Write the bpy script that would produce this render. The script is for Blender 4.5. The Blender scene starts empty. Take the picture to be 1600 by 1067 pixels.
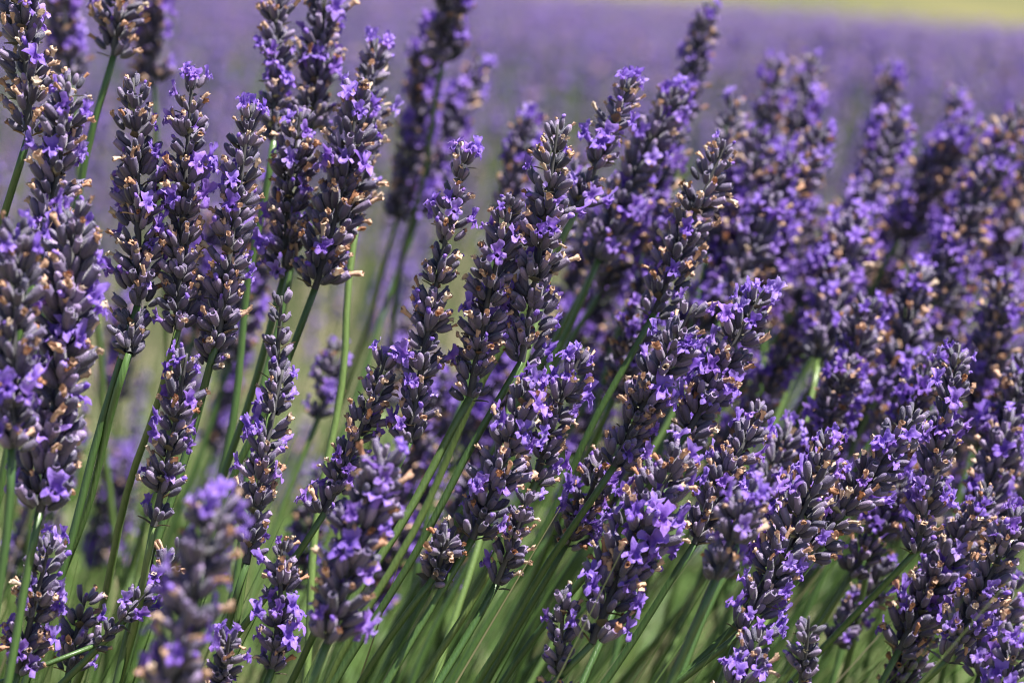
import bpy, math, random
import numpy as np
from mathutils import Vector, Matrix, Quaternion

R = math.radians
random.seed(7); rng = np.random.default_rng(7)
sc = bpy.context.scene
col = sc.collection

# ------------------------------------------------------------------ camera
CAM_Z, LENS, PITCH, FOCUS = 0.60, 100.0, 7.05, 0.833
cd = bpy.data.cameras.new('camera'); cam = bpy.data.objects.new('camera', cd); col.objects.link(cam)
cd.lens = LENS; cd.sensor_width = 36.0; cd.sensor_fit = 'HORIZONTAL'
cd.clip_start = 0.02; cd.clip_end = 2000
cam.location = (0, 0, CAM_Z); cam.rotation_euler = (R(90 - PITCH), 0, 0)
cd.dof.use_dof = True; cd.dof.focus_distance = FOCUS; cd.dof.aperture_fstop = 12.0; cd.dof.aperture_blades = 0
sc.camera = cam

# ------------------------------------------------------------------ sky and sun
SUN_EL, SUN_AZ = 63.0, 104.0       # azimuth clockwise from +Y (the viewing direction)
w = bpy.data.worlds.new('World'); sc.world = w; w.use_nodes = True
nt = w.node_tree; bg = nt.nodes['Background']
sky = nt.nodes.new('ShaderNodeTexSky'); sky.sky_type = 'NISHITA'; sky.sun_disc = False
sky.sun_elevation = R(SUN_EL); sky.sun_rotation = R(SUN_AZ)
nt.links.new(sky.outputs[0], bg.inputs[0]); bg.inputs[1].default_value = 0.05
sd = bpy.data.lights.new('sun', 'SUN'); sun = bpy.data.objects.new('sun', sd); col.objects.link(sun)
sd.energy = 5.0; sd.angle = R(0.5); sd.color = (1.0, 0.955, 0.88)
sdir = Vector((math.sin(R(SUN_AZ)) * math.cos(R(SUN_EL)), math.cos(R(SUN_AZ)) * math.cos(R(SUN_EL)), math.sin(R(SUN_EL))))
sun.rotation_euler = sdir.to_track_quat('Z', 'Y').to_euler(); sun.location = sdir * 20
sc.view_settings.view_transform = 'Standard'; sc.view_settings.look = 'None'
sc.view_settings.exposure = 1.38; sc.view_settings.gamma = 1.0
sc.render.engine = 'CYCLES'
sc.cycles.pixel_filter_type = 'BLACKMAN_HARRIS'; sc.cycles.filter_width = 1.15
try:
    sc.cycles.use_denoising = True; sc.cycles.denoiser = 'OPENIMAGEDENOISE'
    sc.cycles.max_bounces = 6; sc.cycles.diffuse_bounces = 2; sc.cycles.transparent_max_bounces = 4; sc.cycles.caustics_reflective = False; sc.cycles.caustics_refractive = False
except Exception:
    pass

PXD = LENS / 36.0 * 1600.0
cq = Matrix.Rotation(R(90 - PITCH), 3, 'X')
def at(px, py, r):
    """photo pixel (1600 wide) -> point at depth r * FOCUS along the optical axis"""
    d = cq @ Vector(((px - 800) / PXD, -(py - 533.5) / PXD, -1.0))
    return Vector((0, 0, CAM_Z)) + d * (r * FOCUS)

# ------------------------------------------------------------------ materials
MATS = {}
def mat(name):
    m = bpy.data.materials.new(name); m.use_nodes = True; MATS[name] = m
    n = m.node_tree; b = n.nodes['Principled BSDF']
    return m, n, b
def node(n, t, **kw):
    x = n.nodes.new(t)
    for k, v in kw.items(): setattr(x, k, v)
    return x
def var_value(n):
    """one random number for each piece: its own attribute in joined meshes plus the object's random"""
    a = node(n, 'ShaderNodeAttribute', attribute_name='piece'); o = node(n, 'ShaderNodeObjectInfo')
    s = node(n, 'ShaderNodeMath', operation='ADD'); f = node(n, 'ShaderNodeMath', operation='FRACT')
    n.links.new(a.outputs['Fac'], s.inputs[0]); n.links.new(o.outputs['Random'], s.inputs[1]); n.links.new(s.outputs[0], f.inputs[0])
    return f.outputs[0]
def ramp(n, fac, stops):
    r = node(n, 'ShaderNodeValToRGB'); e = r.color_ramp.elements
    while len(e) < len(stops): e.new(0.5)
    for i, (p, c) in enumerate(stops):
        e[i].position = p; e[i].color = (*c, 1)
    n.links.new(fac, r.inputs[0]); return r.outputs[0]
def mix(n, fac, a, b, mode='MIX'):
    m = node(n, 'ShaderNodeMix', data_type='RGBA', blend_type=mode)
    for s, v in ((m.inputs[0], fac), (m.inputs[6], a), (m.inputs[7], b)):
        if hasattr(v, 'links') or hasattr(v, 'is_linked'): n.links.new(v, s)
        elif isinstance(v, tuple): s.default_value = (*v, 1)
        else: s.default_value = v
    return m.outputs[2]
def noise(n, scale, vec=None, detail=3):
    t = node(n, 'ShaderNodeTexNoise'); t.inputs['Scale'].default_value = scale; t.inputs['Detail'].default_value = detail
    if vec is None:
        vec = node(n, 'ShaderNodeTexCoord').outputs['Object']
    n.links.new(vec, t.inputs['Vector']); return t.outputs['Fac']
def translucent(n, b, colour, amount):
    out = n.nodes['Material Output']; t = node(n, 'ShaderNodeBsdfTranslucent'); ms = node(n, 'ShaderNodeMixShader')
    ms.inputs[0].default_value = amount
    if isinstance(colour, tuple): t.inputs[0].default_value = (*colour, 1)
    else: n.links.new(colour, t.inputs[0])
    n.links.new(b.outputs[0], ms.inputs[1]); n.links.new(t.outputs[0], ms.inputs[2]); n.links.new(ms.outputs[0], out.inputs[0])
def bump(n, b, height, strength, dist):
    k = node(n, 'ShaderNodeBump'); k.inputs['Strength'].default_value = strength; k.inputs['Distance'].default_value = dist
    n.links.new(height, k.inputs['Height']); n.links.new(k.outputs[0], b.inputs['Normal'])

# calyx: felted grey mauve, greener at the foot, mauver at the tip
m, n, b = mat('calyx_felt')
v = var_value(n)
tone = ramp(n, v, [(0.0, (0.023, 0.021, 0.046)), (0.25, (0.100, 0.084, 0.150)), (0.5, (0.036, 0.036, 0.064)), (0.75, (0.185, 0.150, 0.240)), (1.0, (0.046, 0.044, 0.068))])
lc = node(n, 'ShaderNodeAttribute', attribute_name='along')
foot = ramp(n, lc.outputs['Fac'], [(0.0, (0.50, 0.58, 0.42)), (0.35, (0.72, 0.72, 0.72)), (0.75, (1.1, 1.04, 1.1)), (1.0, (1.3, 1.12, 1.4))])  # own green-to-mauve tint, plus painted shade at the foot and sunlight at the tip
c = mix(n, 1.0, tone, foot, 'MULTIPLY')
fz = noise(n, 2600, detail=2)
c = mix(n, fz, c, mix(n, 1.0, c, (1.75, 1.65, 1.7), 'MULTIPLY'))
n.links.new(c, b.inputs['Base Color']); b.inputs['Roughness'].default_value = 0.40
b.inputs['Sheen Weight'].default_value = 0.35; b.inputs['Sheen Roughness'].default_value = 0.4
b.inputs['Specular IOR Level'].default_value = 0.5
bump(n, b, noise(n, 3600, detail=2), 0.75, 0.0003)

# petals
m, n, b = mat('violet_petal')
v = var_value(n)
tone = ramp(n, v, [(0.0, (0.205, 0.098, 0.560)), (0.4, (0.290, 0.165, 0.690)), (0.75, (0.255, 0.120, 0.570)), (1.0, (0.370, 0.240, 0.740))])
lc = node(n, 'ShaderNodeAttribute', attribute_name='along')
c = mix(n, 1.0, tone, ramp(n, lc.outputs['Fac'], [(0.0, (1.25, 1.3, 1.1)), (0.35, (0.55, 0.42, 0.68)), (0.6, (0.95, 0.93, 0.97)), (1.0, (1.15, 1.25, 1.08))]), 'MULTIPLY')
c = mix(n, noise(n, 900), c, mix(n, 1.0, c, (1.25, 1.3, 1.15), 'MULTIPLY'))
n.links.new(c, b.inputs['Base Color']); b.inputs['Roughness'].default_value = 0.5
b.inputs['Sheen Weight'].default_value = 0.2; b.inputs['Specular IOR Level'].default_value = 0.3
bump(n, b, noise(n, 1500, detail=2), 0.4, 0.0003)
translucent(n, b, c, 0.38)

# withered corollas
m, n, b = mat('withered_tan')
v = var_value(n)
tone = ramp(n, v, [(0.0, (0.66, 0.42, 0.29)), (0.3, (0.72, 0.52, 0.40)), (0.5, (0.44, 0.21, 0.11)), (0.75, (0.76, 0.64, 0.53)), (1.0, (0.62, 0.36, 0.24))])
c = mix(n, noise(n, 1300), tone, mix(n, 1.0, tone, (0.68, 0.58, 0.52), 'MULTIPLY'))
n.links.new(c, b.inputs['Base Color']); b.inputs['Roughness'].default_value = 0.7
bump(n, b, noise(n, 1800, detail=2), 0.6, 0.0004)
translucent(n, b, c, 0.15)

# bracts
m, n, b = mat('bract_brown')
v = var_value(n)
tone = ramp(n, v, [(0.0, (0.13, 0.10, 0.07)), (0.5, (0.10, 0.11, 0.07)), (1.0, (0.20, 0.13, 0.08))])
n.links.new(mix(n, noise(n, 900), tone, mix(n, 1.0, tone, (1.5, 1.4, 1.3), 'MULTIPLY')), b.inputs['Base Color']); b.inputs['Roughness'].default_value = 0.6
translucent(n, b, tone, 0.2)

# green stems
m, n, b = mat('stem_green')
v = var_value(n)
tone = ramp(n, v, [(0.0, (0.045, 0.095, 0.028)), (0.4, (0.070, 0.135, 0.036)), (0.75, (0.060, 0.115, 0.036)), (1.0, (0.125, 0.190, 0.056))])
mp = node(n, 'ShaderNodeMapping'); mp.inputs['Scale'].default_value = (1, 1, 0.03)
n.links.new(node(n, 'ShaderNodeTexCoord').outputs['Object'], mp.inputs['Vector'])
st = noise(n, 1700, mp.outputs[0])
c = mix(n, st, mix(n, 1.0, tone, (0.65, 0.7, 0.65), 'MULTIPLY'), mix(n, 1.0, tone, (1.5, 1.4, 1.35), 'MULTIPLY'))
n.links.new(c, b.inputs['Base Color']); b.inputs['Roughness'].default_value = 0.34; b.inputs['Specular IOR Level'].default_value = 0.55
bump(n, b, st, 0.4, 0.0004)

# the axis inside a flower head: dark purplish green felt
m, n, b = mat('axis_dark')
c = mix(n, noise(n, 1500), (0.045, 0.050, 0.045), (0.085, 0.075, 0.085))
n.links.new(c, b.inputs['Base Color']); b.inputs['Roughness'].default_value = 0.7

# leaves and blades low in the bush
m, n, b = mat('leaf_green')
v = var_value(n)
tone = ramp(n, v, [(0.0, (0.070, 0.140, 0.028)), (0.45, (0.115, 0.205, 0.045)), (0.75, (0.150, 0.235, 0.065)), (0.88, (0.30, 0.28, 0.14)), (1.0, (0.44, 0.38, 0.25))])
n.links.new(tone, b.inputs['Base Color']); b.inputs['Roughness'].default_value = 0.55
translucent(n, b, tone, 0.35)

# ground
m, n, b = mat('dry_soil')
n1 = noise(n, 3.0, detail=6); n2 = noise(n, 60, detail=4)
c = ramp(n, n1, [(0.3, (0.09, 0.10, 0.05)), (0.5, (0.16, 0.135, 0.09)), (0.7, (0.07, 0.10, 0.035))])
c = mix(n, n2, c, mix(n, 1.0, c, (1.5, 1.45, 1.35), 'MULTIPLY'))
n.links.new(c, b.inputs['Base Color']); b.inputs['Roughness'].default_value = 0.95; bump(n, b, n2, 0.8, 0.02)
m, n, b = mat('meadow_grass')
n1 = noise(n, 0.25, detail=5); n2 = noise(n, 9, detail=4)
c = ramp(n, n1, [(0.35, (0.060, 0.072, 0.024)), (0.5, (0.120, 0.112, 0.036)), (0.65, (0.150, 0.132, 0.046))])
c = mix(n, n2, mix(n, 1.0, c, (0.75, 0.8, 0.7), 'MULTIPLY'), c)
n.links.new(c, b.inputs['Base Color']); b.inputs['Roughness'].default_value = 0.9; bump(n, b, n2, 0.7, 0.05)

# ------------------------------------------------------------------ raw piece meshes (numpy): verts, faces, along, material slot
def grid_tube(rings, seg, cap_top=True):
    """rings: list of (x,y,z,r, along, rib)"""
    V, F, A = [], [], []
    for (x, y, z, r, al, rib) in rings:
        for k in range(seg):
            a = 2 * math.pi * k / seg
            rr = r * (1 + (rib if k % 2 else -rib))
            V.append((x + rr * math.cos(a), y + rr * math.sin(a), z)); A.append(al)
    for i in range(len(rings) - 1):
        for k in range(seg):
            k2 = (k + 1) % seg
            F.append((i * seg + k, i * seg + k2, (i + 1) * seg + k2, (i + 1) * seg + k))
    if cap_top:
        F.append(tuple((len(rings) - 1) * seg + k for k in range(seg)))
    return V, F, A
MM = 0.001
def calyx_raw(kind, rn, seg=14):
    L = 5.6 * MM * rn.uniform(0.92, 1.1); r = 1.02 * MM * rn.uniform(0.9, 1.12)
    bend = rn.uniform(-0.1, 0.5) * MM
    if kind == 'open':
        prof = [(0, .42), (.10, .72), (.28, .95), (.5, 1.08), (.72, 1.05), (.9, .92), (1.0, .93), (.985, .70), (.86, .58)]
    else:
        prof = [(0, .40), (.10, .70), (.3, .95), (.52, 1.05), (.74, .96), (.88, .74), (.96, .48), (1.0, .2)]
    rings = []
    for i, (t, f) in enumerate(prof):
        rib = 0.12 * min(1, t * 4) * (1 if i < 7 else 0.2)
        al = t if not (kind == 'open' and i >= 8) else 0.05
        rings.append((bend * t * t, 0, t * L, f * r, al, rib))
    V, F, A = grid_tube(rings, seg)
    if kind == 'open':      # the small lid lobe of the calyx mouth
        o = len(V); wv = .75 * r
        for (x, y, z) in ((.75 * r, -wv, L * .97), (.75 * r, wv, L * .97), (1.0 * r, wv * .8, L * 1.10), (1.0 * r, -wv * .8, L * 1.10), (.8 * r, 0, L * 1.2)):
            V.append((x + bend, y, z)); A.append(0.95)
        F += [(o, o + 1, o + 2, o + 3), (o + 3, o + 2, o + 4)]
    return V, F, A, L
def flower_raw(rn):
    """two-lipped corolla; foot at the origin, +z out of the calyx, +x the upper lip"""
    V, F, A = [], [], []
    seg = 30
    cent = [R(24), R(-24), R(110), R(180), R(-110)]        # two upper, three lower lobes
    wid = [R(30), R(30), R(34), R(32), R(34)]
    rad = [4.3, 4.2, 3.0, 3.4, 3.0]
    rad = [q * rn.uniform(.72, 1.08) for q in rad]
    tl = rn.uniform(1.6, 2.6)
    opn = rn.uniform(.75, 1.15)
    prof = [(0, .75, 0, .0), (.6, .85, 0, .1), (1.0, 1.15, 0, .3)]
    for t, r, _, al in prof:
        for k in range(seg):
            a = 2 * math.pi * k / seg
            V.append((r * math.cos(a), r * math.sin(a), t * tl)); A.append(al)
    ph = rn.uniform(0, 6)
    for s in (.30, .55, .8, 1.0):
        for k in range(seg):
            a = 2 * math.pi * k / seg
            best = 0; rr0 = 2.4; up = 0
            for cA, wA, rA in zip(cent, wid, rad):
                d = abs((a - cA + math.pi) % (2 * math.pi) - math.pi)
                q = max(0.0, 1 - (d / wA) ** 2) ** .42
                if q >= best: best = q; rr0 = rA; up = 1 if abs(cA) < 1 else 0
            rr = 1.15 + s * ((.35 + .65 * best) * rr0 * opn - .9)
            zz = tl + (s ** .8) * (1.5 if up else .95) - (s ** 2) * (0.2 if up else 1.3) * best
            zz += .42 * s * math.sin(a * 7 + ph) + .3 * s * math.sin(a * 3 + 2 * ph) + rn.uniform(-.42, .42) * s
            tip = 1 + rn.uniform(-.14, .1) * s
            x = rr * tip * math.cos(a); y = rr * tip * math.sin(a)
            if up: x = x * .8 + .1; zz += .35 * s * abs(math.sin(a * 3)); zz += .9 * s * best
            V.append((x, y, zz)); A.append(.3 + .7 * s)
    nr = 7
    for i in range(nr - 1):
        for k in range(seg):
            k2 = (k + 1) % seg
            F.append((i * seg + k, i * seg + k2, (i + 1) * seg + k2, (i + 1) * seg + k))
    V = [(x * MM, y * MM, z * MM) for x, y, z in V]
    return V, F, A
def knob_raw(rn):
    """a corolla still furled: a short tube with a creased, lobed end"""
    L = rn.uniform(1.6, 2.8) * MM; r = rn.uniform(.6, .8) * MM; seg = 10
    bx = rn.uniform(-.4, .8) * MM; by = rn.uniform(-.4, .4) * MM
    V, F, A = [], [], []
    prof = ((0, .75), (.3, .85), (.55, 1.1), (.78, 1.15), (.93, .8), (1.0, .3))
    for i, (t, f) in enumerate(prof):
        for k in range(seg):
            a = 2 * math.pi * k / seg
            j = 1 + (.22 * math.cos(2 * a + 1) + .16 * math.cos(5 * a) + rn.uniform(-.12, .12)) * min(1, t * 1.4)
            V.append((bx * t * t + r * f * j * math.cos(a), by * t * t + r * f * j * math.sin(a), t * L + rn.uniform(-.15, .15) * MM * (i > 2))); A.append(.3 + .5 * t)
    for i in range(len(prof) - 1):
        for k in range(seg):
            k2 = (k + 1) % seg; F.append((i * seg + k, i * seg + k2, (i + 1) * seg + k2, (i + 1) * seg + k))
    F.append(tuple((len(prof) - 1) * seg + k for k in range(seg)))
    return V, F, A
def withered_raw(rn):
    L = rn.uniform(1.3, 3.4) * MM; r = rn.uniform(.5, .8) * MM
    bx, by = rn.uniform(-1.3, 1.3) * MM, rn.uniform(-1.0, 1.0) * MM
    V, F, A = [], [], []; seg = 9
    prof = ((-.25, .8), (.15, .95), (.45, .9), (.7, 1.15), (.9, 1.45), (1.0, 1.3))
    for i, (t, f) in enumerate(prof):
        for k in range(seg):
            a = 2 * math.pi * k / seg
            j = 1 + rn.uniform(-.32, .32)
            rag = rn.uniform(-.5, .5) * MM * (i >= 4)
            tt = max(t, 0)
            V.append((bx * tt * tt + r * f * j * math.cos(a), by * tt * tt + r * f * j * .75 * math.sin(a), t * L + rag)); A.append(tt)
    for i in range(len(prof) - 1):
        for k in range(seg):
            k2 = (k + 1) % seg
            F.append((i * seg + k, i * seg + k2, (i + 1) * seg + k2, (i + 1) * seg + k))
    return V, F, A
def bract_raw(rn):
    L = rn.uniform(3.4, 5.0) * MM; wv = rn.uniform(1.3, 1.9) * MM
    V, F, A = [], [], []
    for i, (t, f) in enumerate(((0, .35), (.3, 1), (.6, .75), (.85, .3), (1.0, .04))):
        for s in (-1, 0, 1):
            V.append((-.35 * MM * abs(s) + .9 * MM * t * t, s * wv * f, t * L)); A.append(t)
    for i in range(4):
        for k in range(2):
            o = i * 3 + k; F.append((o, o + 1, o + 4, o + 3))
    return V, F, A

def mesh_from(name, V, F, A, matname, piece=None, slots=None, midx=None, smooth=True):
    me = bpy.data.meshes.new(name); me.from_pydata([tuple(v) for v in V], [], F); me.update()
    a = me.attributes.new('along', 'FLOAT', 'POINT'); a.data.foreach_set('value', np.asarray(A, dtype=np.float32))
    if piece is not None:
        a = me.attributes.new('piece', 'FLOAT', 'POINT'); a.data.foreach_set('value', np.asarray(piece, dtype=np.float32))
    for s in (slots or [matname]): me.materials.append(MATS[s])
    if midx is not None: me.polygons.foreach_set('material_index', np.asarray(midx, dtype=np.int32))
    if smooth: me.polygons.foreach_set('use_smooth', np.ones(len(me.polygons), dtype=bool))
    return me

rn = random.Random(3)
OPEN = [calyx_raw('open', rn) for _ in range(6)]; SHUT = [calyx_raw('shut', rn) for _ in range(5)]
FLOWER = [flower_raw(rn) for _ in range(14)]; KNOB = [knob_raw(rn) for _ in range(4)]; DRY = [withered_raw(rn) for _ in range(14)]; BRACT = [bract_raw(rn) for _ in range(4)]
ME = {'open': [mesh_from('calyx', V, F, A, 'calyx_felt') for V, F, A, L in OPEN], 'shut': [mesh_from('calyx', V, F, A, 'calyx_felt') for V, F, A, L in SHUT],
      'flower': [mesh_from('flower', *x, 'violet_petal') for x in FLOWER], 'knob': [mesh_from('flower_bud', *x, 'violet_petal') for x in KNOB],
      'dry': [mesh_from('withered_flower', *x, 'withered_tan') for x in DRY], 'bract': [mesh_from('bract', *x, 'bract_brown') for x in BRACT]}
CL = {'open': [x[3] for x in OPEN], 'shut': [x[3] for x in SHUT]}

# ------------------------------------------------------------------ one flower head as a list of pieces
def whorl_pieces(rn, size, n, phi0, fl, wi, bud, spread=1.0, rad=0.0013):
    """pieces of one whorl about +z: ('open'|'shut', variant, matrix, top kind or None, top variant, top matrix)"""
    out = []
    up = Vector((0, 0, 1))
    for i in range(n):
        side = i % 2
        phi = phi0 + side * math.pi + rn.gauss(0, .35) + ((i // 2 + .5) / ((n + 1) // 2) - .5) * 2.9
        tier = rn.random()
        el = R(rn.uniform(18, 46) + 28 * tier) * spread
        d = Vector((math.cos(phi) * math.sin(el), math.sin(phi) * math.sin(el), math.cos(el)))
        x = (up - d * up.dot(d)).normalized(); y = d.cross(x)
        sc_ = size * rn.uniform(.74, 1.04)
        pos = Vector((math.cos(phi), math.sin(phi), 0)) * rad * rn.uniform(.7, 2.5) * size + up * (rn.uniform(-1.6, 1.4) + (1 - tier) * 1.6) * MM * size
        M = Matrix((x, y, d)).transposed().to_4x4()
        M = Matrix.Translation(pos) @ M @ Matrix.Rotation(rn.uniform(-.5, .5), 4, 'Z') @ Matrix.Scale(sc_, 4)
        u = rn.random()
        if u < fl: kind, top = 'open', 'flower'
        elif u < fl + wi: kind, top = 'open', 'dry'
        elif u < fl + wi + bud: kind, top = rn.choice(('open', 'shut')), 'knob'
        else: kind, top = ('shut' if rn.random() < .6 else 'open'), None
        kv = rn.randrange(len(ME[kind])); L = CL[kind][kv]
        tm = None; tv = 0
        if top:
            tv = rn.randrange(len(ME[top]))
            tm = Matrix.Translation((0, 0, L * (.88 if top != 'knob' else .84))) @ Matrix.Rotation(rn.uniform(-.35, .35), 4, 'Y') @ Matrix.Rotation(rn.uniform(-.3, .3) if top == 'flower' else rn.uniform(0, 6.28), 4, 'Z')
            if top == 'dry': tm = tm @ Matrix.Scale(rn.uniform(.9, 1.3), 4)
            if top == 'flower': tm = tm @ Matrix.Scale(rn.uniform(.9, 1.18), 4)
        out.append((kind, kv, M, top, tv, tm))
    return out
def frame(p, d, roll=0.0):
    d = d.normalized(); x = Vector((1, 0, 0)) - d * d.x
    x.normalize(); y = d.cross(x)
    return Matrix.Translation(p) @ Matrix((x, y, d)).transposed().to_4x4() @ Matrix.Rotation(roll, 4, 'Z')

def stem_mesh(path, r0, r1, rn, seg=8):
    """tube along the path, slightly square in section, wider at the foot"""
    V, F, A = [], [], []; nP = len(path)
    for i, p in enumerate(path):
        a = path[max(0, i - 1)]; b = path[min(nP - 1, i + 1)]
        Mx = frame(p, b - a, .5)
        r = r0 + (r1 - r0) * i / (nP - 1)
        for k in range(seg):
            an = 2 * math.pi * k / seg; rr = r * (1.1 if k % 2 == 0 else .92)
            V.append(Mx @ Vector((rr * math.cos(an), rr * math.sin(an), 0))); A.append(i / nP)
    for i in range(nP - 1):
        for k in range(seg):
            k2 = (k + 1) % seg; F.append((i * seg + k, i * seg + k2, (i + 1) * seg + k2, (i + 1) * seg + k))
    F.append(tuple((nP - 1) * seg + k for k in range(seg)))
    return V, F, A
def ground_z(x, y):
    t = min(1.0, max(0.0, (y - 3.0) / 6.0)); t = t * t * (3 - 2 * t)
    return -0.078 * x * t
def bez(p0, p1, p2, n):
    return [p0 * (1 - t) ** 2 + p1 * 2 * t * (1 - t) + p2 * t * t for t in (i / (n - 1) for i in range(n))]

def obj(name, data, parent=None, M=None):
    o = bpy.data.objects.new(name, data); col.objects.link(o)
    if parent is not None: o.parent = parent
    if M is not None: o.matrix_local = M
    return o
def tag(o, label, cat, group=None, kind=None):
    if label: o['label'] = label
    if cat: o['category'] = cat
    if group: o['group'] = group
    if kind: o['kind'] = kind

def stalk_paths(tip, base, low, rn, bow=None):
    """head axis (base -> tip) and stem path (ground -> base)"""
    ax = tip - base
    side = ax.cross(Vector((0, 1, 0))).normalized()
    ctrl = (tip + base) / 2 + side * ax.length * (rn.uniform(-.05, .05) if bow is None else bow) + Vector((0, rn.uniform(-.04, .04) * ax.length, 0))
    head = bez(base, ctrl, tip, 24)
    if low is None: low = base - (head[1] - head[0]).normalized() * .10 + Vector((-.004, 0, 0))
    d = (low - base)
    far = base + d.normalized() * max(d.length, .16)
    root = Vector((far.x + d.x * .35, far.y + rn.uniform(.0, .08), 0)); root.z = ground_z(root.x, root.y)
    # through `low`, then easing down to the root
    p1 = low; p2 = far if far.z > .12 else low
    path = []
    for i in range(15):
        path.append(base.lerp(p2, i / 14))
    e = bez(p2, p2 + (p2 - base).normalized() * max(.06, p2.z * .5), root, 9)[1:]
    path += e
    ph1, ph2, am = rn.uniform(0, 6), rn.uniform(0, 6), rn.uniform(.0004, .0016)
    for i in range(1, len(path) - 1):
        k = min(1, i / 4); path[i] = path[i] + Vector((math.sin(i * .75 + ph1), math.sin(i * .6 + ph2), 0)) * am * k
    path.reverse()
    # tuck the first visible part along the head's own direction
    return head, path

def head_layout(head, rn, width, fl, wi, bud, dense, gap, topflower):
    """matrices of whorls along the head and their settings"""
    L = sum((head[i + 1] - head[i]).length for i in range(len(head) - 1))
    step = 4.4 * MM; width = width ** (.72 if width > 1 else 1.0)
    nW = max(4, int(L / step))
    out = []
    for i in range(nW):
        t = max(0, (i + .15 + rn.uniform(-.28, .28)) / nW)
        if gap and i == 1: continue            # the lowest whorl stands off from the rest
        tt = min(.999, t) * (len(head) - 1); k = int(tt); f = tt - k
        p = head[k].lerp(head[k + 1], f); d = head[k + 1] - head[k]
        taper = 1.0 if t < .72 else 1.0 - (t - .72) / .28 * .34
        nn = max(4, round((13 - 6 * t * t) * dense * rn.uniform(.68, 1.2) * width ** .7 * min(1.0, (.75 + t * 2))))
        last = i == nW - 1
        size = width ** .5 * taper
        M = frame(p, d)
        spread = 1.0 if t < .8 else 1.0 - (t - .8) * 2.2
        flw = fl if not (last and topflower) else .75
        ph = (i % 2) * math.pi / 2 + rn.uniform(-.3, .3)
        size *= rn.uniform(.9, 1.1); age = rn.choice((.35, .8, 1.1, 1.7))
        out.append((M, size, nn, ph, flw if last else flw * rn.choice((.4, .8, 1.0, 1.9)), min(.7, wi * age) if not last else wi * .3, bud, spread, .0013 * (1 + 2.2 * max(-.2, width - 1) * (1 - t ** 3))))
    return out

STALK_N = [0]
def fine_stalk(spec):
    """a stalk whose every calyx, flower and withered flower is its own object"""
    (tip, base, low, r, label, o) = spec
    rn = random.Random(1000 + STALK_N[0]); STALK_N[0] += 1
    dt = o.get('dt', rn.uniform(-.012, .012))
    T = at(*tip, r + dt); B = at(*base, r)
    Lw = at(*low, r + o.get('dl', rn.uniform(-.01, .02))) if low else None
    head, path = stalk_paths(T, B, Lw, rn, o.get('bow'))
    root = obj('lavender_stalk', None); root.location = path[0]
    root.empty_display_size = .01
    tag(root, label, 'lavender', 'sharp lavender spikes in front')
    inv = Matrix.Translation(-path[0])
    sr = o.get('stem', 1.0) * 1.15 * MM
    V, F, A = stem_mesh([inv @ p for p in path], sr * 1.2, sr * .95, rn)
    obj('stem', mesh_from('stem', V, F, A, 'stem_green'), root)
    V, F, A = stem_mesh([inv @ p for p in head], sr * .95, sr * .35, rn)
    obj('flower_axis', mesh_from('flower_axis', V, F, A, 'axis_dark'), root)
    wdt = o.get('w', 1.0)
    for (M, size, nn, ph, fl, wi, bud, spread, rad) in head_layout(head, rn, wdt, o.get('fl', .10) * .78, min(.6, o.get('wi', .34) * 1.3), o.get('bud', .06), o.get('dense', 1.0), o.get('gap', False), o.get('top', False)):
        W = inv @ M
        for (kind, kv, Mp, top, tv, tm) in whorl_pieces(rn, size, nn, ph, fl, wi, bud, spread, rad):
            c = obj('calyx', ME[kind][kv], root, W @ Mp)
            if top: obj({'flower': 'flower', 'dry': 'withered_flower', 'knob': 'flower_bud'}[top], ME[top][tv], c, tm)
        for s in (0, 1):
            if rn.random() < .6:
                Mb = W @ Matrix.Rotation(ph + s * math.pi, 4, 'Z') @ Matrix.Translation((.0011, 0, -.0014)) @ Matrix.Rotation(R(rn.uniform(45, 75)), 4, 'Y') @ Matrix.Scale(size, 4)
                obj('bract', ME['bract'][rn.randrange(4)], root, Mb)
    return root

# joined whorls for the stalks that stand out of focus
RAW = {'open': [x[:3] for x in OPEN], 'shut': [x[:3] for x in SHUT], 'flower': FLOWER, 'knob': KNOB, 'dry': DRY}
NPR = {k: [(np.array(V, dtype=np.float64), F, np.array(A)) for V, F, A in L] for k, L in RAW.items()}
SLOT = {'open': 0, 'shut': 0, 'flower': 1, 'knob': 1, 'dry': 2}
SLOTS = ['calyx_felt', 'violet_petal', 'withered_tan']
def join_whorl(rn, n, fl, wi, bud, spread=1.0):
    V, F, A, P, MI = [], [], [], [], []; off = 0
    def add(kind, kv, M):
        nonlocal off
        v, f, a = NPR[kind][kv]; m = np.array(M)
        V.append(v @ m[:3, :3].T + m[:3, 3]); F.extend([tuple(i + off for i in q) for q in f]); A.append(a)
        P.append(np.full(len(v), rn.random())); MI.extend([SLOT[kind]] * len(f)); off += len(v)
    for (kind, kv, Mp, top, tv, tm) in whorl_pieces(rn, 1.0, n, 0, fl, wi, bud, spread):
        add(kind, kv, Mp)
        if top: add(top, tv, Mp @ tm)
    return mesh_from('whorl', np.concatenate(V).tolist(), F, np.concatenate(A), None, piece=np.concatenate(P), slots=SLOTS, midx=MI)
rn = random.Random(11)
WH_PLAIN = [join_whorl(rn, 13, .06, .30, .06) for _ in range(8)]
WH_BLOOM = [join_whorl(rn, 13, .22, .22, .06) for _ in range(8)]
WH_TIP = [join_whorl(rn, 6, .25, .1, .2, .6) for _ in range(5)]
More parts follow.
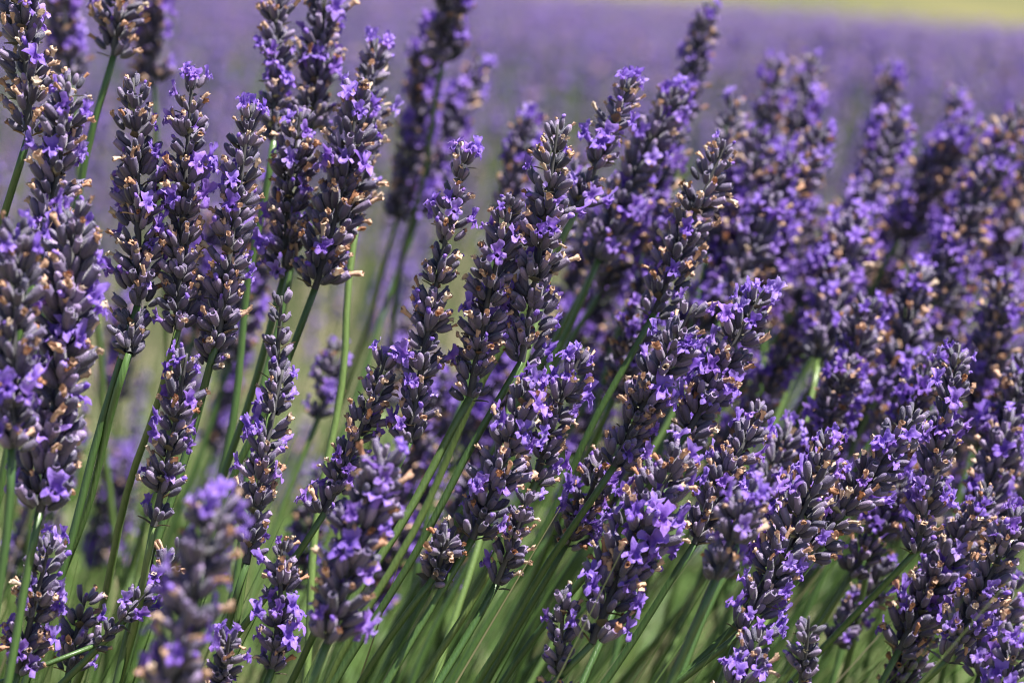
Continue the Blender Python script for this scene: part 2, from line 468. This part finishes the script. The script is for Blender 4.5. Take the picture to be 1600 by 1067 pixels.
def whorl_stalk(T, B, low, rn, label, group, w=1.0, bloom=.4, stem=1.0, gap=False):
    head, path = stalk_paths(T, B, low, rn)
    root = obj('lavender_stalk', None); root.location = path[0]; root.empty_display_size = .01
    tag(root, label, 'lavender', group)
    inv = Matrix.Translation(-path[0]); sr = stem * 1.15 * MM
    V, F, A = stem_mesh([inv @ p for p in path], sr * 1.2, sr * .95, rn, 6)
    obj('stem', mesh_from('stem', V, F, A, 'stem_green'), root)
    V, F, A = stem_mesh([inv @ p for p in head[::3]], sr * .95, sr * .35, rn, 6)
    obj('flower_axis', mesh_from('flower_axis', V, F, A, 'axis_dark'), root)
    lay = head_layout(head, rn, w, 0, 0, 0, 1, gap, False)
    for i, (M, size, nn, ph, fl, wi, bud, spread, rad) in enumerate(lay):
        size *= w ** .3
        me = rn.choice(WH_TIP) if i == len(lay) - 1 else (rn.choice(WH_BLOOM) if rn.random() < bloom else rn.choice(WH_PLAIN))
        obj('whorl', me, root, inv @ M @ Matrix.Rotation(rn.uniform(0, 6.28), 4, 'Z') @ Matrix.Scale(size, 4))
    return root

# ------------------------------------------------------------------ ground and meadow
FIELD_END = 30.0
def sheet(name, xs, ys, zf, matname):
    V = [(x, y, zf(x, y)) for y in ys for x in xs]; nx = len(xs)
    F = [(j * nx + i, j * nx + i + 1, (j + 1) * nx + i + 1, (j + 1) * nx + i) for j in range(len(ys) - 1) for i in range(nx - 1)]
    me = bpy.data.meshes.new(name); me.from_pydata(V, [], F); me.materials.append(MATS[matname])
    me.polygons.foreach_set('use_smooth', np.ones(len(F), dtype=bool))
    o = obj(name, me); o['kind'] = 'structure'; return o
lin = lambda a, b, n: [a + (b - a) * i / (n - 1) for i in range(n)]
sheet('ground', lin(-60, 60, 61), [-20, -10, -4, -2] + lin(0, 34, 35) + [60, 120, 300], lambda x, y: ground_z(max(-12, min(12, x)), y) - (1.5 if y > 50 else 0), 'dry_soil')
def meadow_z(x, y):
    t = (y - 30.5)
    return ground_z(max(-12, min(12, x)), 30) + .02 + (t * .012 + .00075 * t * t if t > 0 else 0) + .12 * math.sin(x * .35) * min(1, t / 10)
sheet('meadow', lin(-120, 120, 81), lin(30.5, 60, 16) + lin(66, 160, 20), meadow_z, 'meadow_grass')

# ------------------------------------------------------------------ the stalks in focus: tip px, head foot px, a lower stem px, depth, label, settings
S = [
 ((22, -70), (45, 212), (8, 335), .985, 'stout lavender spike crowded with rusty withered florets, tallest of the clump', dict(w=1.15, wi=.55, fl=.12)),
 ((108, 118), (62, 400), None, .96, 'ragged lavender spike with splayed pale calyces at its top and many blooms', dict(w=1.05, fl=.2, dt=.0)),
 ((188, -60), (178, 88), (132, 260), 1.10, 'short dense lavender head with dark rounded foot on a bare green stem', dict(w=1.05, wi=.4, fl=.12)),
 ((208, 122), (215, 478), (112, 830), 1.0, 'broad upright lavender spike with a detached pair of dark calyces below it', dict(w=1.1, fl=.14, bow=-.02)),
 ((300, 128), (278, 515), (225, 700), 1.0, 'tall upright lavender spike topped by one fully open two-lipped bloom', dict(w=.95, fl=.13, top=True)),
 ((392, 165), (342, 520), (245, 860), 1.0, 'slender lavender spike with bleached florets curling off its lower side', dict(w=.98, fl=.08, wi=.42, top=True)),
 ((335, 528), (328, 572), (240, 870), 1.005, 'stubby dark whorl of four calyces on its own stem under the bleached spike', dict(w=.9, fl=0, wi=.4)),
 ((208, 492), (202, 552), (118, 830), .995, 'small sooty whorl with outstretched withered florets under the broad upright spike', dict(w=.95, fl=0, wi=.5)),
 ((292, 552), (240, 822), (190, 1060), .985, 'short open lavender spike ringed by violet blooms at mid height over green stems', dict(w=.95, fl=.22, gap=True, dense=.85)),
 ((78, 848), (28, 1050), None, .97, 'low lavender spike with a skirt of drooping violet blooms near the soil', dict(w=1.1, fl=.26)),
 ((135, 930), (108, 1050), None, 1.03, 'small shaded lavender head behind the one with a skirt of blooms', dict(w=.9, fl=.16)),
 ((232, 922), (148, 1008), (10, 1062), .985, 'thin lavender spike lying almost flat on a bent wiry stem', dict(w=.68, fl=.04, wi=.05, dense=.6, stem=.6)),
 ((297, 842), (212, 950), None, 1.0, 'little lavender head with dark calyces tucked beside the flat-lying spike', dict(w=.85, fl=.2)),
 ((442, 578), (385, 880), (330, 1067), .985, 'loose lavender spike with well spaced grey whorls and blooms on both flanks', dict(w=.92, fl=.17, dense=.85)),
 ((440, 850), (425, 1045), (400, 1120), .975, 'lavender spike with a thick cluster of open blooms at its foot', dict(w=.82, fl=.25)),
 ((358, 990), (340, 1100), None, .97, 'half hidden lavender head poking up between two blooming spikes', dict(w=.8, fl=.25)),
 ((440, 462), (424, 640), (395, 800), 1.01, 'pale bare lavender spike of plump closed buds without any bloom', dict(w=.8, fl=0, wi=.05, bud=.05, dense=.6)),
 ((604, 556), (508, 800), (400, 960), 1.0, 'leaning lavender spike with a burst of open blooms crowning its tip', dict(w=.9, fl=.14, top=True, wi=.4)),
 ((726, 240), (640, 690), (560, 850), .995, 'very long narrow lavender spike ending in a single bright violet bloom', dict(w=.92, fl=.12, top=True, wi=.36)),
 ((800, 312), (735, 620), (560, 930), 1.0, 'leaning lavender spike whose thick bundle of green stems shows beneath', dict(w=1.0, fl=.12, stem=1.1)),
 ((872, 195), (815, 565), (600, 940), 1.0, 'massive lavender spike bristling with buds and withered florets, widest of the clump', dict(w=1.2, fl=.12, wi=.36)),
 ((832, 588), (738, 842), (610, 1060), .985, 'fat lavender spike with pale lilac bloom at its crown and dark leafy foot', dict(w=1.15, fl=.16, top=True)),
 ((700, 842), (678, 902), (560, 1067), .985, 'isolated pair of grey calyx tufts halfway down a slanting stem', dict(w=.95, fl=0, wi=.5)),
 ((912, 545), (838, 752), (720, 960), 1.0, 'dark thin lavender spike with violet blooms hanging from its lower edge', dict(w=.85, fl=.2, top=True)),
 ((986, 128), (900, 330), (780, 560), 1.06, 'slim lavender spike with pale open blooms at the tip, clear of its neighbours', dict(w=.85, fl=.12, top=True)),
 ((828, 766), (776, 912), (690, 1067), .99, 'small lavender head with a ring-shaped bloom among slanting green stems', dict(w=.8, fl=.22)),
 ((950, 705), (885, 850), (800, 1000), 1.04, 'loose violet cluster of blooms crossed by a dark diagonal stem', dict(w=1.0, fl=.35)),
 ((1082, 480), (960, 728), (738, 1067), 1.0, 'leaning lavender spike over one long bare diagonal stem', dict(w=1.08, fl=.14, wi=.38)),
 ((1132, 228), (1022, 490), (900, 720), 1.06, 'feathery lavender spike dotted with straw coloured florets, thin bloom at its crown', dict(w=1.1, fl=.15, wi=.4)),
 ((1190, 458), (1078, 670), (940, 860), 1.02, 'lavender spike with one large clean bloom held out past its tip', dict(w=1.12, fl=.16, top=True, wi=.4)),
 ((1192, 636), (1085, 850), (960, 1040), .99, 'curved lavender spike with thin grey tip and tan star-like florets', dict(w=.95, fl=.16)),
 ((1072, 700), (925, 1005), (850, 1080), .965, 'huge bushy lavender spike thick with overlapping violet blooms', dict(w=1.45, fl=.22, wi=.3)),
 ((882, 928), (870, 1090), None, .97, 'low lavender spike with smooth upright grey buds above one cupped bloom', dict(w=.85, fl=.08, wi=.2)),
 ((1440, 640), (1262, 862), (1140, 985), 1.0, 'sprawling lavender spike with tubular bloom sticking out sideways', dict(w=1.15, fl=.2, wi=.36)),
 ((1305, 672), (1162, 985), (1050, 1075), .985, 'blooming lavender spike on a thick slanting stem above bright grass', dict(w=1.1, fl=.22, wi=.36)),
 ((1500, 538), (1432, 860), (1290, 1010), 1.03, 'dark lavender spike ending in a tiny round violet bead', dict(w=.95, fl=.14, top=False)),
 ((1546, 770), (1405, 1015), None, 1.05, 'wide lavender spike full of small blooms and buds beside the dark beaded one', dict(w=1.25, fl=.2, wi=.4)),
 ((1600, 800), (1478, 1032), (1430, 1075), .985, 'lavender spike with frilled bloom at its crown on a short kinked stem', dict(w=1.05, fl=.14, top=True)),
 ((1264, 962), (1248, 1085), None, .97, 'narrow lavender tip of tightly closed grey buds standing alone over grass', dict(w=.75, fl=0, wi=.0, bud=.05, dense=.7)),
 ((1196, 985), (1135, 1100), None, .97, 'low lavender head with long tubular bloom beside the closed grey tip', dict(w=.95, fl=.2)),
 ((1598, 985), (1555, 1110), None, .96, 'low lavender head with pale frilly bloom below the kinked stem', dict(w=.95, fl=.2)),
 ((562, 128), (492, 452), (390, 700), 1.05, 'broad lavender spike bristling with white-edged buds along one flank', dict(w=1.3, fl=.14, wi=.36)),
 ((470, 175), (446, 425), (380, 650), 1.07, 'shadowed lavender spike pressed against the bristling broad one', dict(w=1.05, fl=.16)),
 ((432, -40), (428, 220), (396, 420), 1.10, 'straight narrow lavender spike with beige florets and a bare stem showing', dict(w=.85, fl=.16, wi=.42)),
 ((512, -50), (486, 200), None, 1.12, 'dense lavender spike with bright blooms, behind the bristling broad one', dict(w=1.15, fl=.2)),
 ((590, 60), (560, 330), None, 1.10, 'lavender spike with a single deep violet bloom on a dark neck', dict(w=.95, fl=.12, top=True)),
]
for s in S: fine_stalk(s)

# ------------------------------------------------------------------ stalks clearly nearer or farther than the focus: whorl by whorl
G_NEAR = 'lavender spikes close in front'
near = [((28, 345), (18, 700), .90, 1.15, 'soft grey-mauve lavender spike, first of the clump, overlapping the stout ones'),
        ((118, 330), (62, 800), .93, 1.45, 'giant dark lavender spike with broad shadowed foot, thickest of the upright ones'),
        ((345, 780), (262, 1110), .80, 1.15, 'small mauve lavender spike that juts out ahead of the flat-lying one'),
        ((606, 705), (510, 1005), .90, 1.30, 'chunky lavender spike with mixed blooms jutting out ahead of the slanting stems'),
        ((1188, 750), (1118, 905), .91, .85, 'lavender spike with a big violet bloom jutting out over the huge bushy one')]
for i, (t, b_, r, wd, lab) in enumerate(near):
    rn = random.Random(50 + i)
    whorl_stalk(at(*t, r), at(*b_, r), None, rn, lab, G_NEAR, wd, .5, 1.1)
G_MID = 'lavender spikes behind the sharp ones'
MID_LABELS = [
    'dusky spike behind the short dense head with dark rounded foot',
    'soft spike rising between the stout rusty spike and the short dense head',
    'upper spike of three hazy ones, with round beige florets and a bare dark stem',
    'middle spike of three hazy ones beside the single deep violet bloom',
    'lowest leaning spike of three hazy ones against the violet field',
    'lone slanting spike reaching up against the yellow meadow edge',
    'violet spike just behind the slim spike with pale open blooms',
    'hazy spike in the gap between the massive spike and the feathery one',
    'hazy spike touching the feathery spike on its shaded flank',
    "short hazy spike above the massive spike's shoulder, against violet rows",
    "slim hazy spike standing over the feathery spike's tip",
    'tall hazy spike of the loose group in front of the violet rows',
    'second tall hazy spike of the loose group, paler and fuller',
    'thin hazy spike with one round bloom floating at its top',
    'broad hazy spike dotted with orange florets in the loose group',
    'hazy spike below the broad orange-dotted one',
    'hazy spike with a pair of rounded blooms on thin necks',
    'bulky hazy spike at the outer end of the loose group',
    'grey hazy spike with a small bloom cluster above the sprawling spike',
    'hazy violet spike rising behind the dark beaded spike',
    'hazy spike outside the dark beaded spike, level with its tip',
    'hazy spike between the bulky outer one and the dark beaded spike',
    'hazy spike above the large clean bloom of the leaning spike',
    'pale star-shaped bloom on a short spike beside the curved grey-tipped one',
    'hazy spike low beside the wide spike full of small blooms',
    'tiny hazy spike seen through the green stems under the bristling spike',
    'mauve spike half covered by the blooming spike on the thick slanting stem',
    'hazy spike behind the blooming spike on the thick slanting stem',
    'violet spike squeezed between the sprawling spike and the dark beaded one',
    'hazy spike behind the leaning spike over the long bare stem',
    'hazy spike tucked under the spike with the large clean bloom',
    'shaded spike in the hollow under the sprawling spike',
    'hazy spike behind the frilled bloom on the kinked stem',
    "hazy spike close behind the massive bristling spike's upper half",
    'faint little spike beyond the long narrow spike, among blurred stems',
    'spike under the wide one full of small blooms, its foot in the grass',
    'small shaded spike low over the grass beyond the thick slanting stem',
    'spike crowded between the wide bloom-filled spike and the kinked stem',
]
mid = [((238, -40), (240, 135), 1.35, 1.2), ((95, -60), (110, 120), 1.3, 1.1), ((716, -90), (692, 100), 1.30, 1.35), ((668, 55), (620, 345), 1.36, 1.2), ((752, 95), (655, 335), 1.42, 1.1),
       ((1112, 2), (1062, 195), 1.30, .9), ((1062, 138), (935, 405), 1.16, 1.1), ((1000, 262), (930, 420), 1.2, 1.1), ((1075, 310), (1005, 480), 1.2, 1.15), ((832, 168), (790, 340), 1.28, 1.0),
       ((1146, 158), (1110, 385), 1.28, 1.0), ((1212, 92), (1182, 430), 1.4, 1.15), ((1268, 90), (1220, 350), 1.45, 1.2), ((1395, 100), (1350, 330), 1.5, 1.0), ((1408, 165), (1290, 480), 1.33, 1.35),
       ((1345, 330), (1280, 560), 1.24, 1.25), ((1500, 140), (1480, 420), 1.5, 1.2), ((1592, 175), (1565, 480), 1.42, 1.4), ((1360, 465), (1296, 690), 1.14, 1.1), ((1440, 410), (1385, 690), 1.2, 1.2),
       ((1572, 430), (1530, 700), 1.2, 1.25), ((1520, 330), (1470, 560), 1.3, 1.25), ((1210, 300), (1130, 490), 1.22, 1.1), ((1240, 665), (1165, 830), 1.1, 1.05), ((1600, 560), (1545, 820), 1.12, 1.2),
       ((526, 535), (498, 650), 1.25, .8), ((1255, 735), (1195, 880), 1.05, .95), ((1330, 560), (1250, 760), 1.12, 1.1), ((1460, 560), (1380, 800), 1.1, 1.15), ((1010, 470), (960, 620), 1.12, 1.0),
       ((1130, 560), (1060, 720), 1.08, 1.0), ((1410, 740), (1330, 900), 1.1, 1.0), ((1580, 650), (1500, 900), 1.1, 1.2), ((905, 260), (860, 420), 1.18, .9), ((640, 480), (600, 640), 1.5, .9),
       ((1490, 890), (1400, 1085), 1.05, 1.05), ((1390, 880), (1300, 1000), 1.15, .9), ((1590, 900), (1530, 1060), 1.07, 1.0)]
for i, (t, b_, r, wd) in enumerate(mid):
    rn = random.Random(150 + i)
    whorl_stalk(at(*t, r), at(*b_, r + rn.uniform(-.03, .03)), None, rn, MID_LABELS[i], G_MID, wd, .62, 1.0)
# the rest of the clump, rank behind rank
G_BACK = 'lavender spikes of the rear ranks'
rn = random.Random(77)
cnt = 0
while cnt < 115:
    px = rn.uniform(-150, 1750); r = rn.uniform(1.24, 1.75)
    if px > 1050: py = rn.uniform(150, 700)
    elif px > 760: py = rn.uniform(240, 700)
    else: py = rn.uniform(120, 760)
    if px < 1000 and rn.random() < .6: continue
    if 560 < px < 800 and py < 520: continue
    T = at(px, py, r)
    lean = R(8 + 22 * max(0, min(1, px / 1400)) + rn.gauss(0, 6)); L = rn.uniform(.045, .075)
    B = T - Vector((math.sin(lean) * L, rn.uniform(-.01, .01), math.cos(lean) * L))
    whorl_stalk(T, B, None, rn, 'lavender spike in the rear ranks between the front clump and the far rows', G_BACK, rn.uniform(.95, 1.3), .45, 1.0)
    cnt += 1

# ------------------------------------------------------------------ stuff: green growth low in the clump, the far rows of lavender
def big_mesh(name, V, F, piece, along, slots, midx, label, cat):
    me = bpy.data.meshes.new(name); nv = len(V); nf = len(F); k = F.shape[1]
    me.vertices.add(nv); me.vertices.foreach_set('co', V.astype(np.float32).ravel())
    me.loops.add(nf * k); me.loops.foreach_set('vertex_index', F.astype(np.int32).ravel())
    me.polygons.add(nf); me.polygons.foreach_set('loop_start', np.arange(0, nf * k, k, dtype=np.int32))
    for s in slots: me.materials.append(MATS[s])
    if midx is not None: me.polygons.foreach_set('material_index', midx.astype(np.int32))
    me.update(calc_edges=True); me.validate()
    a = me.attributes.new('piece', 'FLOAT', 'POINT'); a.data.foreach_set('value', piece.astype(np.float32))
    a = me.attributes.new('along', 'FLOAT', 'POINT'); a.data.foreach_set('value', along.astype(np.float32))
    me.polygons.foreach_set('use_smooth', np.ones(nf, dtype=bool))
    o = obj(name, me); tag(o, label, cat, None, 'stuff'); return o
GZ = np.vectorize(ground_z)
def blades(n, x, y, z0, L, wdt, leanx, jit):
    """curved narrow leaves, each a strip of three quads"""
    lx = leanx + rng.normal(0, 1, n) * jit; ly = rng.normal(0, 1, n) * jit
    a = rng.uniform(0, math.pi, n); wx = np.cos(a) * wdt; wy = np.sin(a) * wdt
    P = []
    for t, f in ((0, .6), (.35, 1), (.7, .8), (1, .12)):
        cx = x + lx * L * t * (.6 + .5 * t); cy = y + ly * L * t * (.6 + .5 * t); cz = z0 + L * t * (1 - .12 * t)
        P.append(np.stack([cx - wx * f, cy - wy * f, cz], 1)); P.append(np.stack([cx + wx * f, cy + wy * f, cz], 1))
    V = np.stack(P, 1).reshape(-1, 3)
    q = np.array([[0, 1, 3, 2], [2, 3, 5, 4], [4, 5, 7, 6]])
    F = (np.arange(n)[:, None, None] * 8 + q[None]).reshape(-1, 4)
    return V, F, np.repeat(rng.random(n), 8), np.tile([0, 0, .35, .35, .7, .7, 1, 1], n)
n1, n2 = 9000, 17000
y = np.concatenate([rng.uniform(.72, 1.4, n1), rng.uniform(1.3, 2.9, n2)]); n = n1 + n2; x = rng.uniform(-1, 1, n) * (.30 + .24 * y)
L = np.concatenate([rng.uniform(.08, .30, n1), rng.uniform(.05, .20, n2)])
wd_ = np.concatenate([rng.uniform(.0007, .0018, n1), rng.uniform(.0012, .0034, n2)]); jt = np.concatenate([np.full(n1, .16), np.full(n2, .75)])
V, F, pc, al = blades(n, x, y, GZ(x, y) + rng.uniform(0, .06, n), L, wd_, .2, jt)
n3 = 1150        # thin flowerless shoots between the flowering stems
y3 = rng.uniform(.70, 1.25, n3); x3 = rng.uniform(-.30, .26, n3); ln = .16 + .36 * np.clip((x3 + .16) / .3, 0, 1)
V3, F3, pc3, al3 = blades(n3, x3 - ln * .38, y3, GZ(x3, y3), rng.uniform(.34, .52, n3), rng.uniform(.0005, .0011, n3), ln, .07)
V = np.concatenate([V, V3]); F = np.concatenate([F, F3 + len(pc)]); pc = np.concatenate([pc, pc3 * .8]); al = np.concatenate([al, al3])
big_mesh('undergrowth', V, F, pc, al, ['leaf_green'], None, 'narrow green and straw coloured leaves filling the base of the lavender', 'foliage')

def far_rows(n, y, x, drop, seg, nw, szw, stemw, hgt):
    """many small stalks: a stem strip and a stack of knobbly diamonds in mauve, violet and tan"""
    patch = np.sin(x * 2.1 + 1.3 * np.sin(y * .9)) * np.sin(y * 1.3 + x * .7) + .6 * np.sin(x * 5.3 - y * 2.2)
    drop = drop + .05 * np.clip(patch, -.6, 1.4) * np.clip(y / 5, .3, 1.6)
    tipz = GZ(x, y) + CAM_Z - drop
    lean = rng.normal(.25, .12, n)
    V, F, P, A, M = [], [], [], [], []
    off = 0
    # stems as thin three-sided prisms
    foot = np.stack([x - lean * .4, y, GZ(x, y)], 1); topp = np.stack([x - lean * hgt, y, tipz - hgt], 1)
    for k in range(3):
        an = k * 2.094; o3 = np.array([math.cos(an), math.sin(an), 0]) * stemw
        V += [foot + o3, topp + o3]
    Vs = np.stack(V, 1).reshape(-1, 3); q = np.array([[0, 1, 3, 2], [2, 3, 5, 4], [4, 5, 1, 0]])
    Fs = (np.arange(n)[:, None, None] * 6 + q[None]).reshape(-1, 4)
    allV = [Vs]; allF = [Fs]; allP = [np.repeat(rng.random(n), 6)]; allA = [np.full(n * 6, .5)]; allM = [np.full(len(Fs), 3)]
    off = n * 6
    # florets
    for j in range(nw):
        t = (j + .5) / nw
        for s in range(seg):
            an = rng.uniform(0, 6.283, n); rr = szw * rng.uniform(.35, 1.0, n) * (1 - .45 * t)
            c = np.stack([x - lean * hgt * (1 - t) + np.cos(an) * rr, y + np.sin(an) * rr, tipz - hgt * (1 - t) + rng.uniform(-.5, .5, n) * hgt / nw], 1)
            sz = szw * rng.uniform(.35, .62, n)[:, None]
            d = rng.normal(0, 1, (n, 3)); d /= np.linalg.norm(d, axis=1)[:, None]
            e = np.cross(d, rng.normal(0, 1, (n, 3))); e /= np.linalg.norm(e, axis=1)[:, None]; g = np.cross(d, e)
            vv = np.stack([c + d * sz, c + e * sz * .7, c + g * sz * .7, c - e * sz * .7, c - g * sz * .7, c - d * sz], 1).reshape(-1, 3)
            q = np.array([[0, 1, 2], [0, 2, 3], [0, 3, 4], [0, 4, 1], [5, 2, 1], [5, 3, 2], [5, 4, 3], [5, 1, 4]])
            q = np.concatenate([q, q[:, 2:]], 1)
            ff = (np.arange(n)[:, None, None] * 6 + q[None]).reshape(-1, 4) + off
            u = rng.random(n); mi = np.where(u < .50, 0, np.where(u < .95, 1, 2))
            allV.append(vv); allF.append(ff); allP.append(np.repeat(rng.random(n), 6)); allA.append(np.full(n * 6, .8)); allM.append(np.repeat(mi, 8)); off += n * 6
    return np.concatenate(allV), np.concatenate(allF), np.concatenate(allP), np.concatenate(allA), np.concatenate(allM)
def tri_mesh(name, parts, label):
    Vs, Fs, Ps, As, Ms = [], [], [], [], []; off = 0
    for V, F, P, A, M in parts:
        Vs.append(V); Fs.append(F + off); Ps.append(P); As.append(A); Ms.append(M); off += len(V)
    V = np.concatenate(Vs); F = np.concatenate(Fs); P = np.concatenate(Ps); A = np.concatenate(As); M = np.concatenate(Ms)
    tri = F[:, 2] == F[:, 3]
    T = np.concatenate([F[tri][:, :3], F[~tri][:, [0, 1, 2]], F[~tri][:, [0, 2, 3]]]); MT = np.concatenate([M[tri], M[~tri], M[~tri]])
    return big_mesh(name, V, T, P, A, SLOTS + ['stem_green'], MT, label, 'lavender')
def spread(n, y0, y1, p=1.0):
    y = np.sqrt(rng.uniform(y0 * y0, y1 * y1, n)); x = rng.uniform(-1, 1, n) * (.5 + .26 * y)
    return x, y
parts = []
x, y = spread(230, 1.85, 2.6); parts.append(far_rows(len(x), y, x, rng.uniform(.09, .34, len(x)), 6, 10, .0065, .0011, .06))
x, y = spread(1400, 2.5, 4.6); parts.append(far_rows(len(x), y, x, rng.uniform(.05, .28, len(x)), 5, 9, .0075, .0011, .065))
x, y = spread(5200, 4.0, 12); parts.append(far_rows(len(x), y, x, rng.uniform(.06, .16, len(x)), 3, 5, .011, .0013, .07))
x, y = spread(11500, 11, FIELD_END); parts.append(far_rows(len(x), y, x, rng.uniform(.0, .09, len(x)), 2, 3, .020, .002, .09))
tri_mesh('lavender_field', parts, 'far rows of lavender fading into a violet carpet before the yellow meadow')
